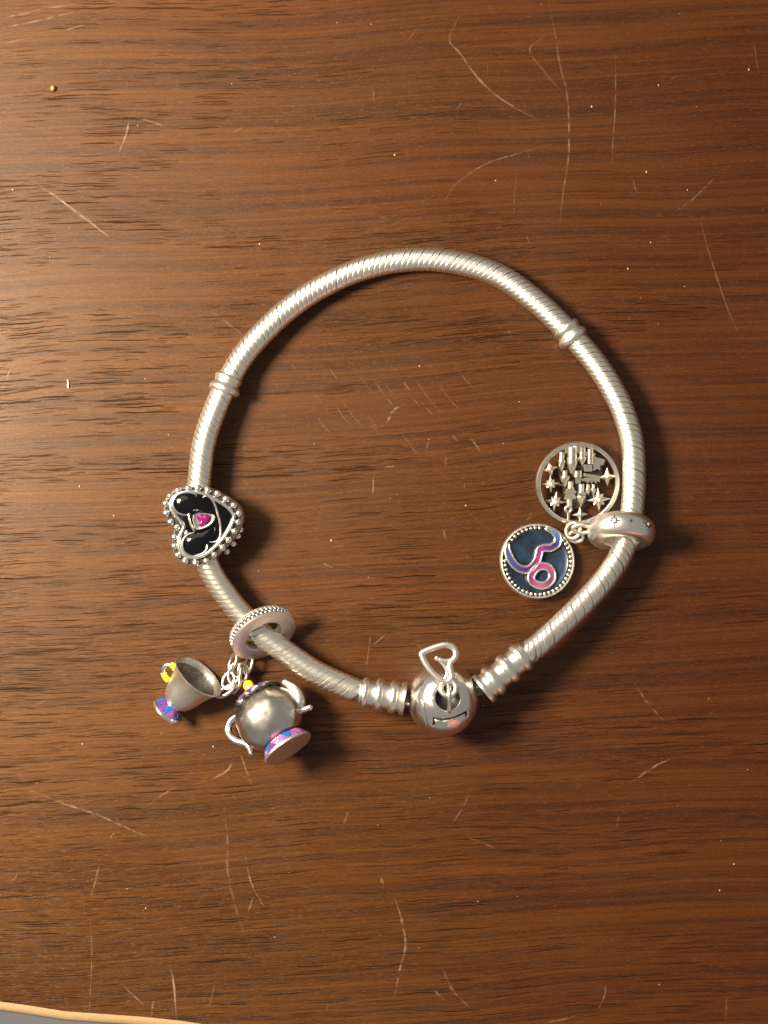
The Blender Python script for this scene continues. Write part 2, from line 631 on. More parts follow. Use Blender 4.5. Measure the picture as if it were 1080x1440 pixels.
SCR = [
    ([(647, 20), (632, 55), (647, 75), (670, 107), (695, 132), (725, 152), (755, 167)], 2.4, .5),
    ([(771, 0), (780, 45), (787, 90), (797, 130), (800, 175), (799, 225), (792, 270), (787, 320)], 2.6, .36),
    ([(767, 50), (745, 70), (765, 100), (792, 132)], 2.0, .3),
    ([(866, 75), (865, 150), (862, 200), (861, 230)], 2.0, .33),
    ([(625, 285), (640, 260), (680, 232), (725, 217), (780, 202)], 1.8, .32),
    ([(727, 235), (724, 270), (722, 310)], 1.6, .22),
    ([(890, 252), (895, 272)], 2.0, .4),
    ([(985, 310), (1000, 365), (1020, 425), (1040, 475)], 2.2, .34),
    ([(1010, 245), (985, 270), (955, 295)], 2.0, .3),
    ([(740, 330), (747, 348)], 2.0, .3),
    ([(182, 167), (177, 190), (167, 215)], 2.4, .65),
    ([(190, 165), (215, 172), (235, 180)], 1.8, .4),
    ([(50, 256), (90, 285), (130, 315), (162, 340)], 3.0, .6),
    ([(300, 440), (325, 458), (350, 480)], 2.0, .35),
    ([(28, 493), (13, 523), (2, 553)], 1.8, .45),
    ([(327, 1070), (319, 1084), (295, 1097)], 2.6, .6),
    ([(250, 1105), (230, 1117), (200, 1137)], 2.2, .42),
    ([(337, 1055), (345, 1080), (355, 1105)], 2.2, .4),
    ([(40, 1110), (90, 1130), (135, 1145), (180, 1165), (220, 1182)], 2.6, .42),
    ([(160, 1170), (152, 1185)], 2.0, .5),
    ([(140, 1215), (134, 1240), (127, 1262)], 1.8, .5),
    ([(315, 1135), (320, 1185), (320, 1225), (330, 1270), (345, 1320)], 3.6, .25),
    ([(345, 1202), (350, 1230), (357, 1250), (372, 1275)], 2.4, .45),
    ([(357, 1260), (349, 1282)], 2.4, .5),
    ([(358, 1340), (361, 1352)], 2.0, .4),
    ([(127, 1290), (129, 1330), (128, 1380), (125, 1428)], 1.6, .4),
    ([(240, 1360), (245, 1390), (248, 1435)], 2.8, .62),
    ([(302, 1382), (295, 1415)], 2.2, .5),
    ([(172, 1385), (190, 1402), (207, 1418)], 2.0, .38),
    ([(217, 1400), (212, 1434)], 2.2, .55),
    ([(462, 1410), (457, 1432)], 2.2, .4),
    ([(490, 1140), (483, 1160)], 3.0, .35),
    ([(536, 1232), (539, 1250)], 4.0, .45),
    ([(892, 960), (912, 990), (935, 1015)], 2.2, .32),
    ([(950, 1065), (925, 1075), (905, 1088), (885, 1102)], 2.8, .6),
    ([(657, 1177), (680, 1186), (702, 1195)], 2.0, .32),
    ([(555, 1262), (565, 1295), (570, 1330), (562, 1365), (554, 1405)], 3.0, .55),
    ([(622, 1360), (635, 1390), (660, 1417)], 3.2, .35),
    ([(608, 1390), (626, 1408)], 3.4, .3),
    ([(852, 1382), (850, 1400), (842, 1418)], 2.6, .45),
    ([(1022, 1400), (1020, 1435)], 2.6, .35),
    ([(665, 1105), (648, 1140), (630, 1165)], 1.8, .25),
    ([(810, 1428), (790, 1434), (765, 1438)], 2.2, .35),
    ([(561, 570), (551, 581), (543, 596)], 3.6, .75),
    ([(526, 661), (525, 680), (524, 697)], 2.2, .55),
    ([(527, 660), (545, 657), (561, 655)], 1.6, .4),
    ([(661, 615), (670, 627), (678, 640)], 2.4, .55),
    ([(637, 612), (643, 621)], 2.6, .5),
    ([(592, 565), (607, 582)], 2.6, .4),
    ([(623, 743), (627, 760)], 2.2, .4),
    ([(658, 757), (657, 790)], 1.8, .3),
    ([(567, 537), (577, 550)], 2.4, .4),
    ([(604, 620), (598, 635)], 2.0, .45),
    ([(522, 885), (515, 942)], 1.8, .4),
    ([(450, 790), (470, 800)], 2.4, .3),
]
SCR += [([(0, 40), (50, 30), (105, 17)], 2.6, .5), ([(0, 26), (40, 18), (70, 8)], 2.0, .4), ([(60, 12), (110, 6)], 2.2, .4), ([(5, 62), (45, 52)], 1.6, .35), ([(85, 45), (120, 34)], 2.0, .3),
        ([(945, 300), (975, 280), (1000, 255)], 1.6, .25), ([(600, 930), (585, 900)], 1.6, .25), ([(1060, 60), (1066, 100)], 1.8, .25)]
for i in range(16):                       # faint parallel scuffs inside the hoop
    x0, y0 = 430 + random.random() * 210, 500 + random.random() * 110
    l = 25 + random.random() * 40
    SCR.append(([(x0, y0), (x0 + l * .28, y0 + l * .42), (x0 + l * .62, y0 + l * .8)], 1.6, .16 + .12 * random.random()))
for i in range(20):                       # short nicks all over
    x0, y0 = random.random() * 1080, random.random() * 1400
    a = random.choice((1.2, 1.9, 0.3, -0.5, 2.2)) + random.uniform(-.3, .3)
    l = 8 + random.random() * 22
    SCR.append(([(x0, y0), (x0 + l * .5 * math.cos(a), y0 + l * .5 * math.sin(a)), (x0 + l * math.cos(a + .1), y0 + l * math.sin(a + .1))], 1.4, .2 + .2 * random.random()))
for p, wpx, al in SCR:
    scratch(p, wpx, al)
for p in ([(55, 1292), (62, 1325), (77, 1355), (75, 1385), (70, 1410)], [(0, 1352), (10, 1376)], [(85, 1395), (95, 1425)], [(118, 1380), (124, 1400)]):
    scratch(p, 2.6, .75, True)

# crumbs and dust lying on the wood
cb = MB()
cb.ball((0, 0, 0.3), (0.36, 0.45, 0.3), 9, 6)
for i, v in enumerate(cb.v):
    v += Vector(noise.noise_vector(v * 2.3)) * 0.13
cr_ = cb.build('crumb', plain('orange_crumb', (0.36, 0.18, 0.05), 0.6))
cr_.location = P(75, 125) * MM
cr_['label'] = 'tiny orange crumb lying alone near the upper left corner'
cr_['category'] = 'crumb'
cb = MB()
for i in range(5):
    cb.ball((random.uniform(-.05, .05), -0.45 + .22 * i, .14), (.13, .17, .12), 7, 5)
cr2 = cb.build('crumb', plain('pale_crumb', (0.75, 0.62, 0.56), 0.35))
cr2.location = P(96, 540) * MM
cr2['label'] = 'tiny pale flake on the table left of the ridged silver stopper'
cr2['category'] = 'crumb'
db = MB()
spots = [(18, 267), (365, 343), (697, 254), (926, 120), (832, 150), (915, 341), (655, 711), (112, 684), (555, 218), (1012, 1252), (1032, 1215), (590, 515), (603, 618), (466, 760), (205, 1277), (116, 1046), (160, 725), (909, 242), (883, 378), (1053, 98), (730, 565), (300, 1050)]
for i in range(70):
    spots.append((random.random() * 1080, random.random() * 1400))
for i, (x, y) in enumerate(spots):
    r = random.uniform(.09, .15) if i < 22 else random.uniform(.035, .085)
    db.ball(P(x, y) + Vector((0, 0, r * .6)), (r, r * random.uniform(.6, 1.3), r * .7), 6, 4)
du = db.build('dust', plain('pale_dust', (0.45, 0.34, 0.24), 0.5))
du['kind'] = 'stuff'
du['label'] = 'pale dust specks scattered over the table'

# ------------------------------------------------------------------ the bracelet
CH = [(507, 973, 4.9), (480, 962, 4.7), (441, 943, 4.4), (405, 919, 4.1), (373, 896, 3.9), (345, 869, 3.8), (322, 842, 3.7),
      (301, 811, 3.6), (288, 781, 3.5), (281, 745, 3.45), (278, 708, 3.4), (281, 669, 3.35), (287, 624, 3.2), (301, 580, 3.0), (319, 540, 2.85), (341, 502, 2.6),
      (370, 468, 2.4), (405, 435.5, 2.15), (448, 406, 1.95), (505, 380, 1.75), (569, 366, 1.65), (635, 368, 1.65), (700, 387, 1.7),
      (755, 425, 1.9), (802, 470, 2.15), (833, 505, 2.3), (857, 540, 2.5), (876, 578, 2.75), (888, 618, 2.85), (891.5, 660, 3.1), (890.5, 700, 3.4),
      (885, 742, 3.8), (874, 777, 3.95), (855, 808, 4.1), (830, 838, 4.25), (795, 873, 4.5), (757, 907, 4.75), (737, 921, 4.85)]
path = spline([P(*c) for c in CH], n=24)
cum = [0.0]
for i in range(1, len(path)):
    cum.append(cum[-1] + (path[i] - path[i - 1]).length)
LEN = cum[-1]


def at(s):
    s = min(max(s, 0), LEN)
    lo, hi = 0, len(cum) - 1
    while hi - lo > 1:
        m = (lo + hi) // 2
        if cum[m] <= s:
            lo = m
        else:
            hi = m
    f = (s - cum[lo]) / max(1e-9, cum[hi] - cum[lo])
    p = path[lo].lerp(path[hi], f)
    a, c = path[max(lo - 3, 0)], path[min(hi + 3, len(path) - 1)]
    return p, (c - a).normalized()


def near(px, py):
    best = min(range(len(path)), key=lambda i: (path[i].xy - P(px, py, path[i].z).xy).length)
    return cum[best]


bracelet = thing('charm_bracelet', 'silver snake chain bracelet closed with a round ball clasp', 'bracelet', Matrix.Translation(P(590, 690, 0) * MM))
BINV = bracelet.matrix_world.inverted()


def bfix(o):
    """o was built in table coordinates: hang it under the bracelet"""
    m = o.matrix_world.copy() if o.parent is None else o.matrix_basis.copy()
    o.parent = bracelet
    o.matrix_basis = BINV @ m
    return o


CR = 1.63          # chain radius
PITCH = 0.80
SH = 0.95          # slant of each link
cb = MB()
cb.tube([at(LEN * i / 260)[0] for i in range(261)], CR - 0.19, 14)
bfix(cb.build('chain_core', M_PAT2))
lb = MB()
NL = 30
prof = [(-0.475, -0.22), (-0.455, -0.05), (-0.40, -0.018), (-0.15, -0.006), (0.15, 0.004), (0.36, 0.014), (0.43, 0.018), (0.455, -0.05), (0.475, -0.22)]
rows = []
for u, dr in prof:
    row = []
    for j in range(NL):
        a = 2 * math.pi * j / NL
        row.append((u * PITCH + SH * math.cos(a) + 0.10 * math.cos(3 * a), (CR + dr) * math.cos(a), (CR + dr) * math.sin(a)))
    rows.append(row)
lb.grid(rows, True, False)
link0 = lb.build('chain_link', M_CHAIN, angle=65)
n_links = int(LEN / PITCH)
first = True
for i in range(n_links):
    s = (i + 0.5) * LEN / n_links
    p, t = at(s)
    side = Vector((0, 0, 1)).cross(t).normalized()
    up = t.cross(side)
    o = link0 if first else link0.copy()
    if not first:
        COL.objects.link(o)
    first = False
    o.parent = bracelet
    jit = 1 + random.uniform(-.006, .006)
    o.matrix_basis = BINV @ frame(t, side, up, p) @ Matrix.Rotation(random.uniform(-.05, .05), 4, 'X') @ Matrix.Scale(jit, 4)


def turned(name, prof, s, mat, flip=False, n=40, tilt=0.0):
    """a turned fitting threaded on the chain at arc length s"""
    p, t = at(s)
    if flip:
        t = -t
    b_ = MB()
    b_.lathe(prof, n)
    o = b_.build(name, mat, angle=50)
    m = frame_z(t, p, (0, 0, 1)) @ Matrix.Rotation(tilt, 4, 'X')
    o.parent = bracelet
    o.matrix_basis = BINV @ m
    return o


STOP = [(1.45, -1.45), (1.74, -1.42), (1.93, -1.2), (1.97, -.9), (1.86, -.55), (1.78, -.35), (1.80, -.15), (1.98, .1), (2.16, .35), (2.20, .7), (2.10, 1.0), (1.9, 1.18), (1.45, 1.2)]
turned('stopper_ring', STOP, near(318, 541), M_CHAIN, True, tilt=.10)
turned('stopper_ring', STOP, near(803, 469), M_CHAIN, False, tilt=-.14)
CAP = [(1.5, -.3), (1.78, -.2), (1.85, .05), (2.2, .25), (2.34, .55), (2.24, .9), (1.98, 1.08), (1.92, 1.7), (1.98, 1.95), (2.30, 2.15), (2.42, 2.5), (2.30, 2.9), (2.0, 3.08), (1.95, 3.7), (2.0, 3.95), (2.36, 4.18), (2.48, 4.6), (2.36, 4.98), (2.08, 5.15), (2.08, 5.5), (2.46, 5.75), (2.52, 6.1), (2.4, 6.25), (1.5, 6.25), (1.45, 5.9), (0.05, 5.9)]


def cap_at(p0, p1):
    t = (p1 - p0)
    k = t.length / 6.25
    b_ = MB()
    b_.lathe([(r * .93, z * k) for r, z in CAP], 40)
    o = b_.build('end_cap', M_CAPS, angle=42)
    o.parent = bracelet
    o.matrix_basis = BINV @ frame_z(t, p0, (0, 0, 1)) @ Matrix.Rotation(0.05, 4, 'X')
    return o


BC = P(623.5, 984, 5.1)            # clasp ball centre
BR = 4.95
capL0, capL1 = P(508, 973, 4.9), P(569.5, 985.5, 5.1)
capR0, capR1 = P(738, 920, 4.85), P(675.5, 967.5, 5.1)
cap_at(capL0, capL1)
cap_at(capR0, capR1)

# clasp ball: two shells, tongue outline cut into it, dished eye for the pull
K6 = 1 / 77.14 * (D - 9) / D
W6 = lambda x, y: Vector(((x - 490) * K6, (802 - y) * K6))
tongue = [W6(368, 1108), W6(372, 968), W6(470, 985), W6(560, 970), W6(650, 940), W6(732, 905), W6(737, 950)]
dc = W6(525, 740)
bmx = bmesh.new()
bmesh.ops.create_icosphere(bmx, subdivisions=7, radius=BR)


def seg_d(p, a, c):
    ab = c - a
    t = max(0, min(1, (p - a).dot(ab) / ab.length_squared))
    return (p - (a + ab * t)).length


for v in bmx.verts:
    n = v.co.normalized()
    h = 0.0
    q = v.co.xy.copy()
    if v.co.z > 0:
        d = (q - dc).length
        if d < 2.3:
            e = d / 1.78
            if e < 1:
                h -= 1.25 * (1 - e ** 4) + 0.12
            else:
                h -= 0.12 * max(0, 1 - (d - 1.78) / 0.5)
        if -3.2 < q.y < -0.6 and abs(q.x) < 3.6:
            ds = min(seg_d(q, tongue[i], tongue[i + 1]) for i in range(len(tongue) - 1))
            wd = 0.10
            if ds < wd * 2:
                h -= 0.42 * (1 - max(0, ds - wd * .45) / (wd * 1.6)) if ds > wd * .45 else 0.42
    # seam of the two shells
    sx = v.co.x + 0.18 * v.co.y + 2.9
    if abs(sx) < 0.13 and v.co.y < 0.5:
        h -= 0.10 * (1 - abs(sx) / 0.13)
    h += 0.025 * noise.noise(v.co * 0.75) + 0.012 * noise.noise(v.co * 2.1)
    v.co += n * h
for f in bmx.faces:
    c = f.calc_center_median()
    dep = BR - c.length
    f.material_index = 1 if (c.z > 0 and dep > 0.20) else 0
    f.smooth = True
for v in bmx.verts:
    v.co *= MM
me = bpy.data.meshes.new('clasp_ball')
bmx.to_mesh(me)
bmx.free()
me.materials.append(M_BALL)
me.materials.append(M_PAT)
clasp = bpy.data.objects.new('clasp_ball', me)
COL.objects.link(clasp)
clasp.parent = bracelet
clasp.matrix_basis = BINV @ Matrix.Translation(BC * MM)


def cpart(b_, name, mat, angle=60):
    o = b_.build(name, mat, clasp, angle)
    return o


q = MB()
q.tube([capL1 - BC + Vector((-.2, 0, 0)), capL1 - BC + Vector((1.3, 0, 0))], 1.0, 16)
cpart(q, 'hinge_pin', M_PAT2)
q = MB()
rr = (capR1 - BC)
q.tube([rr * 1.03, rr * .75], [1.1, 1.25], 16)
cpart(q, 'snap_pin', M_PAT2)
q = MB()
q.tube(spline([(-5.35, -.3, .8), (-4.95, -.45, 1.0), (-4.6, -.55, 1.1)], n=4), .24, 10)
cpart(q, 'hinge_knuckle', M_SILVER)
# wire eye standing in the dish
q = MB()
wx = W6(540, 0).x
q.tube(spline([(wx, -1.15, 4.15), (wx, -1.15, 4.75), (wx - .02, -.55, 5.5), (wx - .05, .6, 6.05), (wx - .08, 1.8, 5.95), (wx - .08, 2.45, 5.35), (wx - .05, 2.35, 4.6), (wx, 1.6, 4.1)], n=6), .30, 12)
cpart(q, 'wire_eye', M_SILVER)
# little open heart on its bail
hz = lambda x, y: 5.6 - 0.0006 * (620 - y) * 1.2
HP = lambda x, y: Vector(((x - 490) / 77.14 * .95, (802 - y) / 77.14 * .95, hz(x, y)))
heart_line = [(240, 245), (285, 218), (350, 192), (430, 165), (500, 153), (560, 168), (603, 215), (608, 270), (585, 312), (553, 340), (545, 390), (556, 450), (565, 500), (530, 545), (475, 548), (415, 515), (355, 455), (300, 385), (262, 320), (243, 275)]
q = MB()
q.tube(spline([HP(*p) for p in heart_line], n=5, closed=True), .41, 12, closed=True, flat=.8)
cpart(q, 'heart_pull', M_CHAIN)
q = MB()
q.tube(spline([HP(*p) for p in [(565, 322), (510, 330), (455, 322), (400, 298)]], n=5), [.34] * 13 + [.30, .3, .32], 12, flat=.8)
q.ball(HP(402, 300), .33, 12, 8)
q.tube(spline([HP(*p) for p in [(430, 320), (480, 375), (512, 430), (512, 480), (490, 520)]], n=5), .24, 10, flat=.8)
cpart(q, 'heart_curl', M_CHAIN)
q = MB()
q.tube(ring_pts(HP(528, 620), 1.02, (1, 0, 0), (0, 1, -.18), 28, 1.05), .36, 12, closed=True)
cpart(q, 'heart_bail', M_CHAIN)

# ------------------------------------------------------------------ heart charm on the left strand
HZ = 6.2
K2 = 1 / 74.48 * (D - HZ) / D
W2 = lambda x, y: Vector(((x - 500) * K2, (520 - y) * K2))
hc = P(215 + 500 / 7.448, 670 + 520 / 7.448, 0)
hm = P(215 + 500 / 7.448, 670 + 520 / 7.448, HZ)
hroot = thing('heart_charm', 'silver heart charm with black enamel, beaded border and pink stone', 'charm',
              Matrix.Translation(Vector((hm.x, hm.y, 0)) * MM) @ Matrix.Rotation(math.radians(2.5), 4, 'Y') @ Matrix.Rotation(math.radians(2.0), 4, 'X'))
outer = [(925, 430), (908, 335), (845, 262), (760, 200), (670, 148), (570, 105), (460, 82), (350, 82), (250, 102), (160, 148), (105, 215), (85, 300), (98, 390), (138, 460), (180, 500), (196, 545), (180, 610), (170, 700), (190, 795), (240, 872), (310, 918), (400, 936), (500, 922), (600, 872), (690, 797), (780, 705), (850, 615), (905, 515)]
outl = [tuple(W2(*p)) for p in outer]
outl = [tuple(p) for p in spline(outl, n=3, closed=True)]
b_ = MB()
b_.layers(outl, [(.70, .15), (.86, .45), (.96, 1.2), (1.0, 2.2), (1.0, 4.6), (.99, 5.2), (.955, 5.55), (.91, 5.62)], centre=(0.1, 0.05))
b_.build('heart_body', M_CAST, hroot, 50)
b_ = MB()
b_.layers(outl, [(.955, 5.5), (.95, 5.64)], centre=(0.1, 0.05))
b_.build('bead_channel', M_PAT, hroot, 50)
border = [(825, 395), (765, 312), (655, 236), (540, 175), (425, 150), (320, 148), (235, 172), (182, 228), (166, 300), (198, 372), (250, 430), (302, 500), (283, 560), (253, 625), (248, 705), (275, 785), (345, 828), (435, 832), (525, 802), (605, 742), (692, 655), (762, 560), (808, 470)]
bl = spline([tuple(W2(*p)) for p in border], n=4, closed=True)
b_ = MB()
b_.prism([tuple(p) for p in bl], 5.55, 5.82, .04)
b_.build('enamel_field', M_BLACK, hroot, 50)
b_ = MB()
b_.tube([(p.x, p.y, 5.86) for p in bl], .28, 10, closed=True, flat=1.1, up=(0, 0, 1))
b_.build('heart_border', M_BEAD, hroot, 60)
bead = MB()
bead.ball((0, 0, 0), (.51, .51, .47), 16, 10)
bead0 = None
for i, p in enumerate([(555, 130), (655, 165), (745, 220), (825, 285), (880, 370), (870, 465), (830, 560), (770, 650), (705, 730), (620, 805), (535, 870), (425, 890), (315, 872), (240, 812), (205, 715), (205, 620), (230, 520), (165, 462), (120, 370), (115, 270), (160, 190), (243, 133), (350, 108), (450, 108)]):
    q = W2(*p)
    loc = (q.x, q.y, 5.68)
    if bead0 is None:
        bead0 = bead.build('bead', M_BEAD, hroot, 80)
        bead0.location = Vector(loc) * MM
    else:
        copy_at(bead0, loc, scale=random.uniform(.9, 1.06))
for p, z in [((935, 560), 2.2), ((905, 640), 2.0), ((850, 735), 1.9), ((770, 830), 1.9), ((300, 945), 2.2), ((240, 905), 2.2)]:
    q = W2(*p) * .875
    copy_at(bead0, (q.x, q.y, z), scale=.95)


def dome(b_, poly, z0, h, levels=6):
    c = sum((Vector(p) for p in poly), Vector((0, 0))) / len(poly)
    lv = [(1.0, z0 - .2)] + [(math.cos(a), z0 + h * math.sin(a)) for a in [math.pi / 2 * i / levels for i in range(levels)]]
    b_.layers(poly, lv + [(.04, z0 + h)], centre=c)


up_lobe = [(205, 250), (240, 190), (330, 165), (430, 182), (520, 200), (575, 235), (600, 300), (580, 355), (500, 362), (420, 350), (350, 372), (275, 365), (215, 320)]
lo_lobe = [(303, 690), (322, 625), (385, 583), (465, 562), (545, 530), (620, 510), (635, 580), (590, 650), (548, 715), (520, 775), (450, 808), (365, 800), (315, 755)]
for pl in (up_lobe, lo_lobe):
    b_ = MB()
    dome(b_, [tuple(p) for p in spline([tuple(W2(*p)) for p in pl], n=4, closed=True)], 5.8, .62)
    b_.build('enamel_lobe', M_BLACK, hroot, 80)


def scroll(pts, r=.15, name='scroll_line', z=5.9):
    b_ = MB()
    q = spline([W2(*p) for p in pts], n=6)
    k = len(q)
    b_.tube([(p.x, p.y, z) for p in q], [r * (.45 + .55 * min(1, 4 * min(i, k - 1 - i) / k)) for i in range(k)], 10, flat=1.4, up=(0, 0, 1))
    return b_.build(name, M_SILVER, hroot, 60)


scroll([(440, 190), (410, 165), (330, 150), (245, 172), (195, 235), (195, 305), (240, 362), (310, 385), (375, 378)], .22)
scroll([(410, 572), (340, 598), (295, 650), (288, 720), (318, 785), (400, 822), (490, 795), (540, 745), (548, 690)], .22)
scroll([(488, 208), (550, 192), (605, 240), (645, 330), (672, 440), (685, 540), (672, 640), (630, 668), (575, 672)], .18)
scroll([(352, 372), (362, 440), (385, 510), (418, 560)], .19)
gem_o = [(400, 385), (440, 362), (520, 358), (600, 375), (632, 410), (610, 470), (550, 515), (470, 545), (425, 540), (405, 480), (392, 430)]
b_ = MB()
b_.layers([tuple(p) for p in spline([tuple(W2(*p)) for p in gem_o], n=3, closed=True)], [(1.0, 5.6), (1.0, 6.2), (.9, 6.4), (.74, 6.36), (.7, 6.1)])
b_.build('gem_bezel', M_BEAD, hroot, 50)
gem = [(440, 385), (470, 370), (505, 385), (550, 375), (588, 405), (585, 450), (545, 490), (490, 510), (455, 495), (465, 455), (438, 420)]
gc = W2(515, 440)
gp = [tuple(W2(*p)) for p in gem]
b_ = MB()
b_.layers(gp, [(1.0, 6.1), (1.0, 6.36), (.70, 6.60), (.38, 6.68)], centre=gc)
b_.build('pink_gem', M_RUBY, hroot, 5)

# ------------------------------------------------------------------ spacer ring with links (left)
rc = P(369, 889, 4.25)
rn = Vector((.42, -.68, .60)).normalized()
rm = frame_z(rn, rc, (0, 0, 1))
sring = thing('spacer_ring', 'silver spacer ring with beaded rim holding the cup and teapot', 'charm', rm)
b_ = MB()
b_.lathe([(2.65, -.78), (4.2, -.80), (4.62, -.72), (4.66, -.5), (4.45, -.42), (4.45, .42), (4.66, .5), (4.72, .66), (4.6, .80), (4.2, .86), (3.0, .86), (2.72, .80), (2.6, .6), (2.6, -.6), (2.65, -.78)], 72)
b_.build('ring_band', M_BRUSH, sring, 40)
bead = MB()
bead.ball((0, 0, 0), (.225, .225, .225), 10, 7)
b0 = None
NB = 44
for i in range(NB):
    for row in (-.2, .22):
        a = 2 * math.pi * (i + (.5 if row > 0 else 0)) / NB
        loc = (4.5 * math.cos(a), 4.5 * math.sin(a), row)
        if b0 is None:
            b0 = bead.build('bead', M_BEAD, sring, 80)
            b0.location = Vector(loc) * MM
        else:
            copy_at(b0, loc)
b_ = MB()
b_.lathe([(4.40, -.4), (4.47, -.38), (4.47, .38), (4.40, .4)], 72)
b_.build('rim_channel', M_PAT, sring, 60)
K3 = lambda x, y, z: P(200 + x / 4.154, 830 + y / 4.154, z)
SINV = rm.inverted()


def jlink(c, ax1, ax2, r1, r2, wire=.27, name='jump_ring', parent=sring, inv=SINV, mat=None):
    b_ = MB()
    b_.tube(ring_pts(c, r1, ax1, ax2, 26, r2), wire, 10, closed=True)
    o = b_.build(name, mat or M_LINK, None, 80)
    o.parent = parent
    o.matrix_basis = inv
    return o


jlink(K3(530, 425, 2.2), (.35, 1, .1), (.5, -.2, .8), 1.25, .8)
jlink(K3(622, 440, 1.6), (.35, 1, .1), (.5, -.2, .8), 1.35, .8)
jlink(K3(540, 485, 2.6), (.25, 1, 0), (1, -.2, .25), 1.45, .85)
jlink(K3(505, 530, 2.5), (.4, 1, -.1), (1, -.4, .5), 1.2, .85)
jlink(K3(588, 478, 2.5), (-.05, 1, .1), (1, .1, -.5), 1.25, .65)
jlink(K3(490, 588, 3.0), (1, .62, .05), (.4, -.6, .75), 1.45, .62, .30)
jlink(K3(545, 552, 2.6), (.4, 1, .1), (1, -.3, .6), 1.15, .6)

# ------------------------------------------------------------------ teacup
cup_ax = Vector((.63, .715, .28)).normalized()
crim = K3(325, 505, 4.25)
crot = frame_z(cup_ax, crim, (-.7, .62, 0))       # local x: towards the handle side, z: out of the mouth
cup = thing('teacup_charm', 'small silver teacup charm lying on its side, purple foot', 'charm', crot)
b_ = MB()
cp = [(.15, -5.35), (1.1, -5.33), (1.6, -5.2), (1.98, -4.9), (2.28, -4.3), (2.55, -3.5), (2.78, -2.6), (3.05, -1.7), (3.38, -.85), (3.68, -.25), (3.90, 0.02), (3.95, .14), (3.86, .22), (3.66, .12), (3.42, -.2), (3.1, -.85), (2.75, -1.7), (2.48, -2.6), (2.2, -3.6), (1.6, -4.4), (.1, -4.7)]
b_.lathe(cp, 56)
cb_ = b_.build('cup_bowl', M_CAST, cup, 60)
b_ = MB()
b_.lathe([(3.2, -.60), (3.04, -.92), (2.72, -1.7), (2.45, -2.6), (2.17, -3.6), (1.58, -4.36), (.1, -4.65)], 48)
b_.build('cup_lining', M_GRAIN, cup, 60)
b_ = MB()
b_.lathe([(.3, -5.0), (1.15, -5.05), (1.12, -5.3), (1.3, -5.6), (1.7, -6.1), (2.12, -6.62), (2.28, -6.72), (2.36, -6.85), (2.34, -7.05), (2.22, -7.15), (.1, -7.12)], 48)
b_.build('cup_foot', M_SILVER, cup, 40)


def foot_cells(parent, r0, z0, r1, z1, n, cols, proud=.05, gap=.10, phase=0.0, name='enamel_panel', sub=4):
    """triangles of enamel round a flared foot: up- and down-pointing in turn"""
    for i in range(n):
        for dwn in (0, 1):
            ca = 2 * math.pi * (i + .5 * dwn) / n + phase
            half = math.pi / n
            b_ = MB()
            rows, rows2 = [], []
            for k in range(sub + 1):
                f = k / sub
                wd = (f if dwn else 1 - f)
                wd = gap * .35 + (1 - gap) * wd if True else wd
                ff = gap * .8 + (1 - gap * 1.6) * f
                r, z = r0 + (r1 - r0) * ff, z0 + (z1 - z0) * ff
                row = []
                for j in range(5):
                    a = ca + half * wd * (1 - gap) * (j / 2 - 1)
                    row.append(((r + proud) * math.cos(a), (r + proud) * math.sin(a), z))
                rows.append(row)
                rows2.append([Vector((p[0] * (r - .1) / (r + proud), p[1] * (r - .1) / (r + proud), p[2])) for p in row])
            a0 = b_.grid(rows, False)
            c0 = b_.grid(rows2, False)
            nn = 5
            rim = [j for j in range(nn)] + [k * nn + nn - 1 for k in range(1, sub + 1)] + [sub * nn + j for j in reversed(range(nn - 1))] + [k * nn for k in reversed(range(1, sub))]
            for e in range(len(rim)):
                e2 = (e + 1) % len(rim)
                b_.ngon((a0 + rim[e], a0 + rim[e2], c0 + rim[e2], c0 + rim[e]))
            b_.build(name, cols[(2 * i + dwn) % len(cols)], parent, 50)


foot_cells(cup, 1.22, -5.42, 2.16, -6.62, 7, [M_PUR, M_BLUE, M_PUR, M_PUR, M_BLUE, M_LILAC], phase=-.25)
b_ = MB()
hl = [(2.62, .3, -1.6), (3.3, .3, -1.1), (3.95, .3, -1.25), (4.35, .3, -1.8), (4.2, .3, -2.5), (3.6, .3, -3.05), (2.95, .3, -3.2), (2.35, .3, -3.1)]
hs = spline(hl, n=6)
b_.tube(hs, .36, 12, flat=.9)
b_.build('cup_handle', M_SILVER, cup, 60)
for part in (hs[3:12], hs[27:39]):
    b_ = MB()
    b_.tube(part, .42, 12)
    b_.build('handle_enamel', M_YEL, cup, 60)

# ------------------------------------------------------------------ teapot
tp_c = K3(742, 748, 4.65)
bdir = Vector((.535, -.765, .36)).normalized()          # out of the foot
trot = frame_z(-bdir, tp_c, (.8, .56, .1))               # z: to the lid, x: to the spout
pot = thing('teapot_charm', 'silver teapot charm lying with its pink and blue banded foot up', 'charm', trot)
b_ = MB()
tprof = [(.1, 4.0), (1.2, 3.9), (2.2, 3.6)]
for i in range(4, 26):
    a = math.pi * i / 30
    tprof.append((4.68 * math.sin(a), 4.45 * math.cos(a)))
tprof += [(2.6, -3.55), (2.55, -3.75), (.1, -3.75)]
b_.lathe(sorted(tprof, key=lambda q: -q[1]), 64)
for v in b_.v:
    v += v.normalized() * (.12 * noise.noise(v * .45) + .12 * noise.noise(v * 1.0 + Vector((3, 1, 4))) + .03 * noise.noise(v * 2.3))
b_.build('pot_body', M_POT, pot, 60)
b_ = MB()
b_.lathe([(2.5, -3.45), (2.78, -3.5), (2.85, -3.62), (2.8, -3.75), (2.82, -3.95), (3.1, -4.35), (3.42, -4.75), (3.58, -4.82), (3.64, -4.95), (3.62, -5.12), (3.50, -5.22), (3.0, -5.20), (.1, -5.16)], 64)
b_.build('pot_foot', M_MATT, pot, 40)
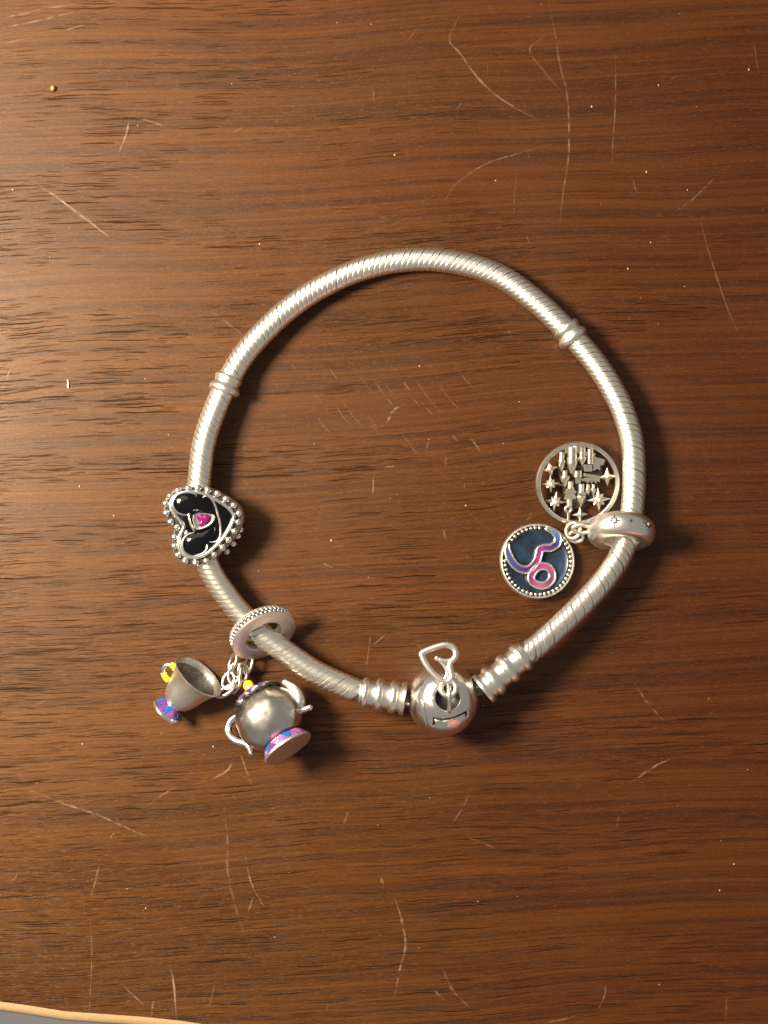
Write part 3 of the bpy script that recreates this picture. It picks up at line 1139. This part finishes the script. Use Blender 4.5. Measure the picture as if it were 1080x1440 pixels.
foot_cells(pot, 2.84, -3.70, 3.54, -4.82, 11, [M_PINK, M_LILAC, M_BLUE, M_LILAC, M_PINK, M_LILAC, M_BLUE, M_PUR], phase=.1, proud=.06, gap=.07)
b_ = MB()
b_.tube(ring_pts((0, 0, -3.56), 2.84, (1, 0, 0), (0, 1, 0), 48), .13, 8, closed=True)
b_.build('foot_groove', M_PAT, pot, 60)
# lid with a scalloped collar
b_ = MB()
rows = []
NB = 96
for r, z, wv in ((.25, 5.0, 0), (.9, 4.85, 0), (1.6, 4.8, 0), (2.3, 4.5, .3), (2.85, 4.0, .8), (3.1, 3.65, 1)):
    rows.append([((r + .16 * wv * math.sin(11 * 2 * math.pi * j / NB)) * math.cos(2 * math.pi * j / NB), (r + .16 * wv * math.sin(11 * 2 * math.pi * j / NB)) * math.sin(2 * math.pi * j / NB), z + .22 * wv * math.cos(11 * 2 * math.pi * j / NB)) for j in range(NB)])
b_.grid(rows, True)
b_.build('pot_lid', M_PUR, pot, 60)
b_ = MB()
b_.tube([(rows[-1][j][0] * 1.02, rows[-1][j][1] * 1.02, rows[-1][j][2]) for j in range(NB)], .23, 8, closed=True)
b_.build('lid_trim', M_SILVER, pot, 60)
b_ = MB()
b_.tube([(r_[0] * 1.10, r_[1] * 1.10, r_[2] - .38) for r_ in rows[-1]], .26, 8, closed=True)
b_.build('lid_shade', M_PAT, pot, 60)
b_ = MB()
b_.lathe([(.72, 4.75), (.74, 5.3), (.78, 5.7), (.66, 6.05), (.4, 6.25), (.05, 6.3)], 24)
b_.build('lid_knob', M_YEL, pot, 50)
b_ = MB()
th = spline([(-3.3, .7, 2.9), (-4.1, .9, 3.4), (-5.1, 1.0, 3.35), (-6.0, 1.0, 2.7), (-6.25, .95, 1.7), (-5.9, .9, .6), (-5.2, .8, -.3), (-4.75, .7, -1.0), (-4.75, .65, -1.7), (-4.9, .6, -2.2)], n=6)
k = len(th)
b_.tube(th, [.56 if i < k - 8 else .54 - .02 * (i - k + 8) for i in range(k)], 14)
b_.ball(th[-1], .42, 12, 8)
b_.build('pot_handle', M_SILVER, pot, 60)
b_ = MB()
ts = spline([(3.6, .6, -.9), (4.6, .6, -.5), (5.05, .6, .5), (5.0, .6, 1.5), (4.75, .55, 2.3), (4.5, .5, 2.9)], n=6)
k = len(ts)
b_.tube(ts, [1.15 - .62 * (i / (k - 1)) ** .7 for i in range(k)], 16)
b_.ball(ts[-1], .58, 12, 8)
b_.build('pot_spout', M_CAST, pot, 60)
b_ = MB()
b_.tube(spline([(4.1, .6, -1.7), (4.9, .5, -1.9), (5.5, .5, -2.1)], n=5), [.5 - .012 * i for i in range(11)], 12)
b_.ball((5.5, .5, -2.1), .44, 12, 8)
b_.build('spout_curl', M_SILVER, pot, 60)

# ------------------------------------------------------------------ starburst ring on the right strand
K4 = lambda x, y, z: P(690 + x / 4.5, 610 + y / 4.5, z)
gn = Vector((-.06, -.93, .36)).normalized()
g0 = K4(826, 620, 4.6)
gm = frame_z(gn, g0, (0, 0, 1))
gring = thing('starburst_ring', 'domed silver ring engraved with crystal starbursts holding two discs', 'charm', gm)
GP = [(2.35, -1.5), (3.3, -1.7), (4.0, -1.5), (4.45, -.95), (4.65, -.3), (4.65, .3), (4.45, .95), (4.0, 1.5), (3.3, 1.7), (2.35, 1.5)]
b_ = MB()
gs = spline(GP, n=4)
b_.lathe([tuple(p) for p in gs] + [(2.2, 1.0), (2.15, 0), (2.2, -1.0), (2.35, -1.5)], 80)
b_.build('ring_band', M_CAPS, gring, 50)


def on_ring(a, u):
    """point and normal on the domed face at angle a (0 = top) and axial place u"""
    r = 4.69 - .24 * u * u
    return Vector((r * math.cos(a), r * math.sin(a), u)), Vector((math.cos(a), math.sin(a), .45 * u)).normalized()


for a0, u0 in ((.36, .12), (-.72, .0)):
    star_o = None
    for k in range(8):
        ang = math.pi * k / 4
        ln = .95 if k % 2 == 0 else .62
        b_ = MB()
        pts, rs = [], []
        for j in range(7):
            d = .38 + (ln - .38) * j / 6
            p, nn = on_ring(a0 + d * math.cos(ang) / 4.66, u0 + d * math.sin(ang))
            pts.append(p + nn * .0)
            rs.append(.13 * (1 - j / 7.5))
        b_.tube(pts, rs, 6)
        b_.build('engraved_ray', M_PAT, gring, 60)
    p, nn = on_ring(a0, u0)
    b_ = MB()
    b_.lathe([(.42, -.1), (.42, .08), (.34, .12), (.30, .05)], 20, frame_z(nn, (0, 0, 0)).to_3x3().to_4x4())
    for v in b_.v:
        v += p
    b_.build('stone_setting', M_PAT, gring, 50)
    b_ = MB()
    b_.lathe([(.33, .0), (.31, .1), (.18, .19), (.02, .2)], 8, frame_z(nn, (0, 0, 0)).to_3x3().to_4x4())
    for v in b_.v:
        v += p
    b_.build('crystal', M_CRYST, gring, 5)
p, nn = on_ring(-.12, .1)
b_ = MB()
b_.ball(p, (.2, .2, .2), 12, 8)
b_.build('drilled_pit', M_PAT, gring, 80)
GINV = gm.inverted()
jlink(K4(575, 602, 3.3), (1, -.05, .15), (.05, 1, .5), 1.2, .62, .3, parent=gring, inv=GINV, mat=M_ANT)
jlink(K4(522, 612, 2.7), (.25, 1, .1), (1, -.2, .25), 1.12, .95, .28, parent=gring, inv=GINV, mat=M_ANT)
jlink(K4(540, 650, 2.3), (1, -.1, .1), (.05, 1, .4), .95, .78, .28, parent=gring, inv=GINV, mat=M_ANT)

# ------------------------------------------------------------------ openwork disc (plain stars, drops and bars)
dz = 1.75
dn = Vector((.05, -.19, 1)).normalized()
dcen = K4(551, 314, dz)
dm = frame_z(dn, dcen)
disc = thing('openwork_disc', 'round openwork silver disc of stars and little bars beside the chain', 'charm', dm)
KD = 1 / 45.0 * (D - dz) / D
WD = lambda x, y: Vector(((x - 551) * KD, (314 - y) * KD / .965))
R_ = 5.88
b_ = MB()
b_.lathe([(R_ - .62, -.5), (R_ - .1, -.55), (R_, -.4), (R_, .35), (R_ - .1, .5), (R_ - .5, .5), (R_ - .62, .38), (R_ - .62, -.5)], 80)
b_.build('disc_rim', M_ANT, disc, 40)


def star4(x, y, r, rot=0.0, inner=.26, name='star', pts=4, tall=1.0):
    c = WD(x, y)
    poly = []
    for i in range(pts * 2):
        a = rot + math.pi * i / pts + math.pi / 2
        rr_ = r if i % 2 == 0 else r * inner
        if pts == 8 and i % 4 == 2:
            rr_ = r * .62
        poly.append((c.x + rr_ * math.cos(a), c.y + rr_ * math.sin(a) * tall))
    # a faceted star: centre peak
    b_ = MB()
    b_.v.extend([Vector((p[0], p[1], -.3)) for p in poly])
    b_.v.extend([Vector((p[0], p[1], .12)) for p in poly])
    n = len(poly)
    b_.v.append(Vector((c.x, c.y, .46)))
    for i in range(n):
        j = (i + 1) % n
        b_.ngon((i, j, n + j, n + i))
        b_.ngon((n + i, n + j, 2 * n))
    b_.ngon(list(reversed(range(n))))
    return b_.build(name, M_ANT, disc, 15)


star4(372, 222, 1.1, .25, .40)
star4(738, 275, 1.25, .05, .38, tall=1.05)
star4(570, 508, 1.1, .05, .38)
for x, y, r, rt in ((378, 315, 1.30, .06), (410, 425, 1.45, -.12), (685, 415, 1.72, .08)):
    star4(x, y, r, rt, .42, 'starburst', 8)
    c = WD(x, y)
    b_ = MB()
    b_.lathe([(.46, .1), (.48, .42), (.36, .52), (.30, .44)], 20)
    for v in b_.v:
        v += Vector((c.x, c.y, 0))
    b_.build('stone_setting', M_ANT, disc, 50)
    b_ = MB()
    b_.lathe([(.32, .4), (.30, .5), (.16, .58), (.02, .6)], 8)
    for v in b_.v:
        v += Vector((c.x, c.y, 0))
    b_.build('crystal', M_CRYST, disc, 5)


def plate(pts, name='bar', z0=-.2, z1=.3, mat=None):
    b_ = MB()
    b_.prism([tuple(WD(*p)) for p in pts], z0, z1, .05)
    return b_.build(name, mat or M_ANT, disc, 35)


def drop(x, y0, y1, hw, name='drop'):
    """a turned drop: round shoulders tapering to a point towards y1"""
    a, c = WD(x, y0), WD(x, y1)
    n = (c - a)
    ln = n.length
    n3 = Vector((n.x, n.y, 0)).normalized()
    b_ = MB()
    m = frame_z(n3, (0, 0, 0), (0, 0, 1)).to_3x3().to_4x4()
    h_ = hw * KD * 1.2
    b_.lathe([(h_ * .5, -.02), (h_ * .95, .0), (h_, ln * .15), (h_ * .75, ln * .5), (h_ * .35, ln * .85), (.02, ln)], 16, m, cap0=True)
    for v in b_.v:
        v += Vector((a.x, a.y, .12))
    return b_.build(name, M_ANT, disc, 40)


def post(x, y0, y1, hw, name='post', z=.05):
    a, c = WD(x, y0), WD(x, y1)
    b_ = MB()
    b_.tube([(a.x, a.y, z), (c.x, c.y, z)], hw * KD * 1.25, 14)
    return b_.build(name, M_MATT if hw < 16 else M_ANT, disc, 40)


# upright posts, turned collars and drops laid out as an even filigree
post(445, 118, 170, 14)
drop(445, 168, 240, 20)
post(511, 85, 175, 26)
plate([(462, 98), (560, 98), (556, 128), (536, 122), (524, 140), (511, 126), (497, 140), (486, 122), (466, 128)], z1=.42)
plate([(478, 152), (550, 152), (550, 172), (478, 172)], z1=.4)
drop(511, 172, 258, 30)
plate([(494, 196), (511, 182), (528, 196), (524, 244), (498, 244)], z1=.62)
post(574, 88, 150, 17)
drop(576, 150, 205, 22)
post(626, 100, 190, 17)
plate([(592, 118), (660, 128), (654, 150), (592, 142)], z1=.36)
plate([(632, 142), (720, 168), (712, 196), (690, 204), (690, 232), (668, 224), (650, 236), (644, 196), (632, 186)], z1=.34)
plate([(582, 196), (636, 196), (640, 240), (590, 240)], z1=.36)
plate([(586, 248), (690, 268), (690, 286), (586, 268)], z1=.42)
plate([(576, 284), (600, 276), (690, 284), (690, 310), (676, 298), (664, 314), (650, 298), (638, 314), (626, 298), (612, 312), (596, 298), (578, 298)], z1=.4)
post(548, 232, 270, 24)
plate([(524, 262), (580, 262), (572, 282), (566, 312), (536, 312), (532, 282)], z1=.44)
post(467, 232, 266, 13)
drop(468, 266, 328, 26)
drop(468, 298, 336, 15)
post(504, 300, 340, 15)
for yy, hh in ((344, 22), (366, 36), (386, 30), (402, 36)):
    plate([(504 - hh, yy - 8), (504 + hh, yy - 8), (504 + hh, yy + 8), (504 - hh, yy + 8)], z1=.36, name='collar')
plate([(478, 354), (504, 338), (530, 354), (530, 400), (478, 400)], z0=-.2, z1=.18)
post(500, 408, 452, 16)
b_ = MB()
c = WD(493, 488)
b_.tube(ring_pts((c.x, c.y + .35, .1), .42, (1, 0, 0), (0, 1, 0), 20), .2, 10, closed=True)
b_.tube([(c.x, c.y - .05, .1), (c.x + .02, c.y - 1.1, .1)], .2, 10)
b_.build('curl', M_ANT, disc, 60)
post(574, 316, 370, 15)
plate([(548, 366), (604, 366), (602, 384), (550, 384)], z1=.4, name='collar')
drop(574, 386, 462, 27)
for x in (616, 650):
    post(x, 320, 346, 9)
    drop(x, 346, 388, 16)
post(540, 80, 110, 30, 'bridge', -.1)
plate([(430, 128), (660, 110), (660, 122), (430, 142)], z0=-.35, z1=-.05, name='cross_bar', mat=M_PAT2)
plate([(340, 218), (720, 196), (720, 206), (340, 230)], z0=-.35, z1=-.1, name='cross_bar', mat=M_PAT2)
plate([(310, 322), (530, 318), (530, 328), (310, 334)], z0=-.35, z1=-.1, name='cross_bar', mat=M_PAT2)
plate([(320, 428), (770, 410), (770, 420), (320, 440)], z0=-.35, z1=-.1, name='cross_bar', mat=M_PAT2)
plate([(488, 330), (520, 330), (514, 552), (488, 552)], z0=-.35, z1=-.1, name='cross_bar', mat=M_PAT2)
plate([(572, 300), (580, 300), (574, 552), (566, 552)], z0=-.35, z1=-.1, name='cross_bar', mat=M_PAT2)

b_ = MB()
b_.prism([tuple(WD(*p)) for p in [(436, 122), (560, 92), (668, 118), (716, 170), (700, 300), (664, 396), (606, 470), (530, 470), (470, 440), (456, 340), (428, 250)]], -.5, -.32, .03)
b_.build('recess_plate', M_PAT, disc, 40)

# ------------------------------------------------------------------ navy disc with enamel ribbon
bz = 1.5
bn = Vector((.10, .10, 1)).normalized()
bcen = K4(295, 806, bz)
bmx_ = frame_z(bn, bcen)
navy = thing('navy_disc', 'round navy enamel disc with a pink and blue ribbon and beaded edge', 'charm', bmx_)
KB = 1 / 45.0 * (D - bz) / D
WB = lambda x, y: Vector(((x - 295) * KB, (806 - y) * KB))
RB = 5.32
b_ = MB()
b_.lathe([(.1, -.75), (RB - .3, -.75), (RB - .08, -.6), (RB, -.3), (RB - .02, .15), (RB - .12, .34), (RB - .28, .38), (RB - .38, .28), (RB - .42, .05)], 80)
b_.build('disc_back', M_CAST, navy, 40)
b_ = MB()
b_.lathe([(RB - .36, .12), (RB - 1.1, .10), (RB - 1.12, -.1)], 80)
b_.build('bead_channel', M_PAT, navy, 40)
b_ = MB()
b_.lathe([(RB - .98, .20), (RB - 1.06, .12), (RB - 1.6, .03), (2.2, -.12), (1.0, -.18), (.02, -.2)], 72)
b_.build('navy_enamel', M_NAVY, navy, 60)
bead = MB()
bead.ball((0, 0, 0), (.25, .25, .24), 12, 8)
b0 = None
NBD = 46
rib = [(104, 696), (104, 742), (122, 796), (160, 842), (212, 862), (260, 842), (290, 806), (303, 765), (312, 735), (340, 722), (376, 722), (404, 708), (424, 690), (424, 648), (396, 616), (352, 602)]
loop = [(262, 884), (284, 856), (318, 838), (354, 842), (384, 872), (386, 916), (356, 950), (310, 960), (268, 944), (252, 914)]
ribpts = spline([tuple(WB(*p)) for p in rib], n=8)
looppts = spline([tuple(WB(*p)) for p in loop], n=8, closed=True)
for i in range(NBD):
    a = 2 * math.pi * i / NBD
    q = Vector((RB - .68) * Vector((math.cos(a), math.sin(a))))
    if min((q - p).length for p in ribpts) < .62:
        continue
    loc = (q.x, q.y, .24)
    if b0 is None:
        b0 = bead.build('bead', M_BEAD, navy, 80)
        b0.location = Vector(loc) * MM
    else:
        copy_at(b0, loc, scale=random.uniform(.92, 1.06))


def grad(stops, f):
    for i in range(len(stops) - 1):
        a, c = stops[i], stops[i + 1]
        if f <= c[0]:
            k = (f - a[0]) / (c[0] - a[0])
            return tuple(a[1][j] + (c[1][j] - a[1][j]) * k for j in range(3))
    return stops[-1][1]


def band(pts, closed, w, z0, z1, name, mat, stops=None):
    b_ = MB()
    k = len(pts)
    rows = []
    for i in range(k):
        a = pts[(i - 1) % k] if (closed or i) else pts[i]
        c = pts[(i + 1) % k] if (closed or i < k - 1) else pts[i]
        t = (c - a).normalized()
        n = Vector((-t.y, t.x))
        f = 1.0
        if not closed:
            f = min(1, .35 + 6 * min(i, k - 1 - i) / k)
        p, e = pts[i], w * f
        rows.append([(*(p + n * e), z0), (*(p + n * e), z1 - .06), (*(p + n * e * .88), z1), (*(p - n * e * .88), z1), (*(p - n * e), z1 - .06), (*(p - n * e), z0)])
    b_.grid(rows, True, closed)
    if stops:
        for i in range(k):
            col = grad(stops, i / (k - 1))
            for j in range(6):
                b_.t[i * 6 + j] = (*col, 1)
    if not closed:
        b_.ngon(list(range(6)))
        b_.ngon([(k - 1) * 6 + j for j in reversed(range(6))])
    return b_.build(name, mat, navy, 40)


ST1 = [(0, (.05, .09, .28)), (.16, (.04, .04, .18)), (.28, (.05, .01, .10)), (.42, (.26, .02, .14)), (.55, (.24, .02, .17)), (.64, (.09, .015, .15)), (.76, (.02, .015, .10)), (.88, (.05, .10, .30)), (1, (.10, .18, .36))]
ST2 = [(0, (.26, .02, .14)), (.2, (.28, .03, .17)), (.4, (.26, .05, .15)), (.55, (.13, .025, .12)), (.7, (.28, .08, .17)), (.85, (.17, .03, .14)), (1, (.26, .02, .14))]


def edges(pts, closed, off, r, z):
    """raised silver wire along both sides of the ribbon"""
    k = len(pts)
    lft, rgt = [], []
    for i in range(k):
        a = pts[(i - 1) % k] if (closed or i) else pts[i]
        c = pts[(i + 1) % k] if (closed or i < k - 1) else pts[i]
        t = (c - a).normalized()
        n = Vector((-t.y, t.x))
        f = 1.0 if closed else min(1, .35 + 6 * min(i, k - 1 - i) / k)
        lft.append((*(pts[i] + n * off * f), z))
        rgt.append((*(pts[i] - n * off * f), z))
    for ln in ((lft, rgt) if closed else (lft + rgt[::-1],)):
        b_ = MB()
        b_.tube(ln, r, 10, closed=True, flat=1.25, up=(0, 0, 1))
        b_.build('ribbon_edge', M_BEAD, navy, 70)


edges(ribpts, False, .44, .17, .26)
edges(looppts, True, .43, .17, .26)
band(ribpts, False, .36, -.1, .30, 'ribbon_enamel', M_RIB, ST1)
band(looppts, True, .35, -.1, .285, 'ribbon_enamel', M_RIB, ST2)
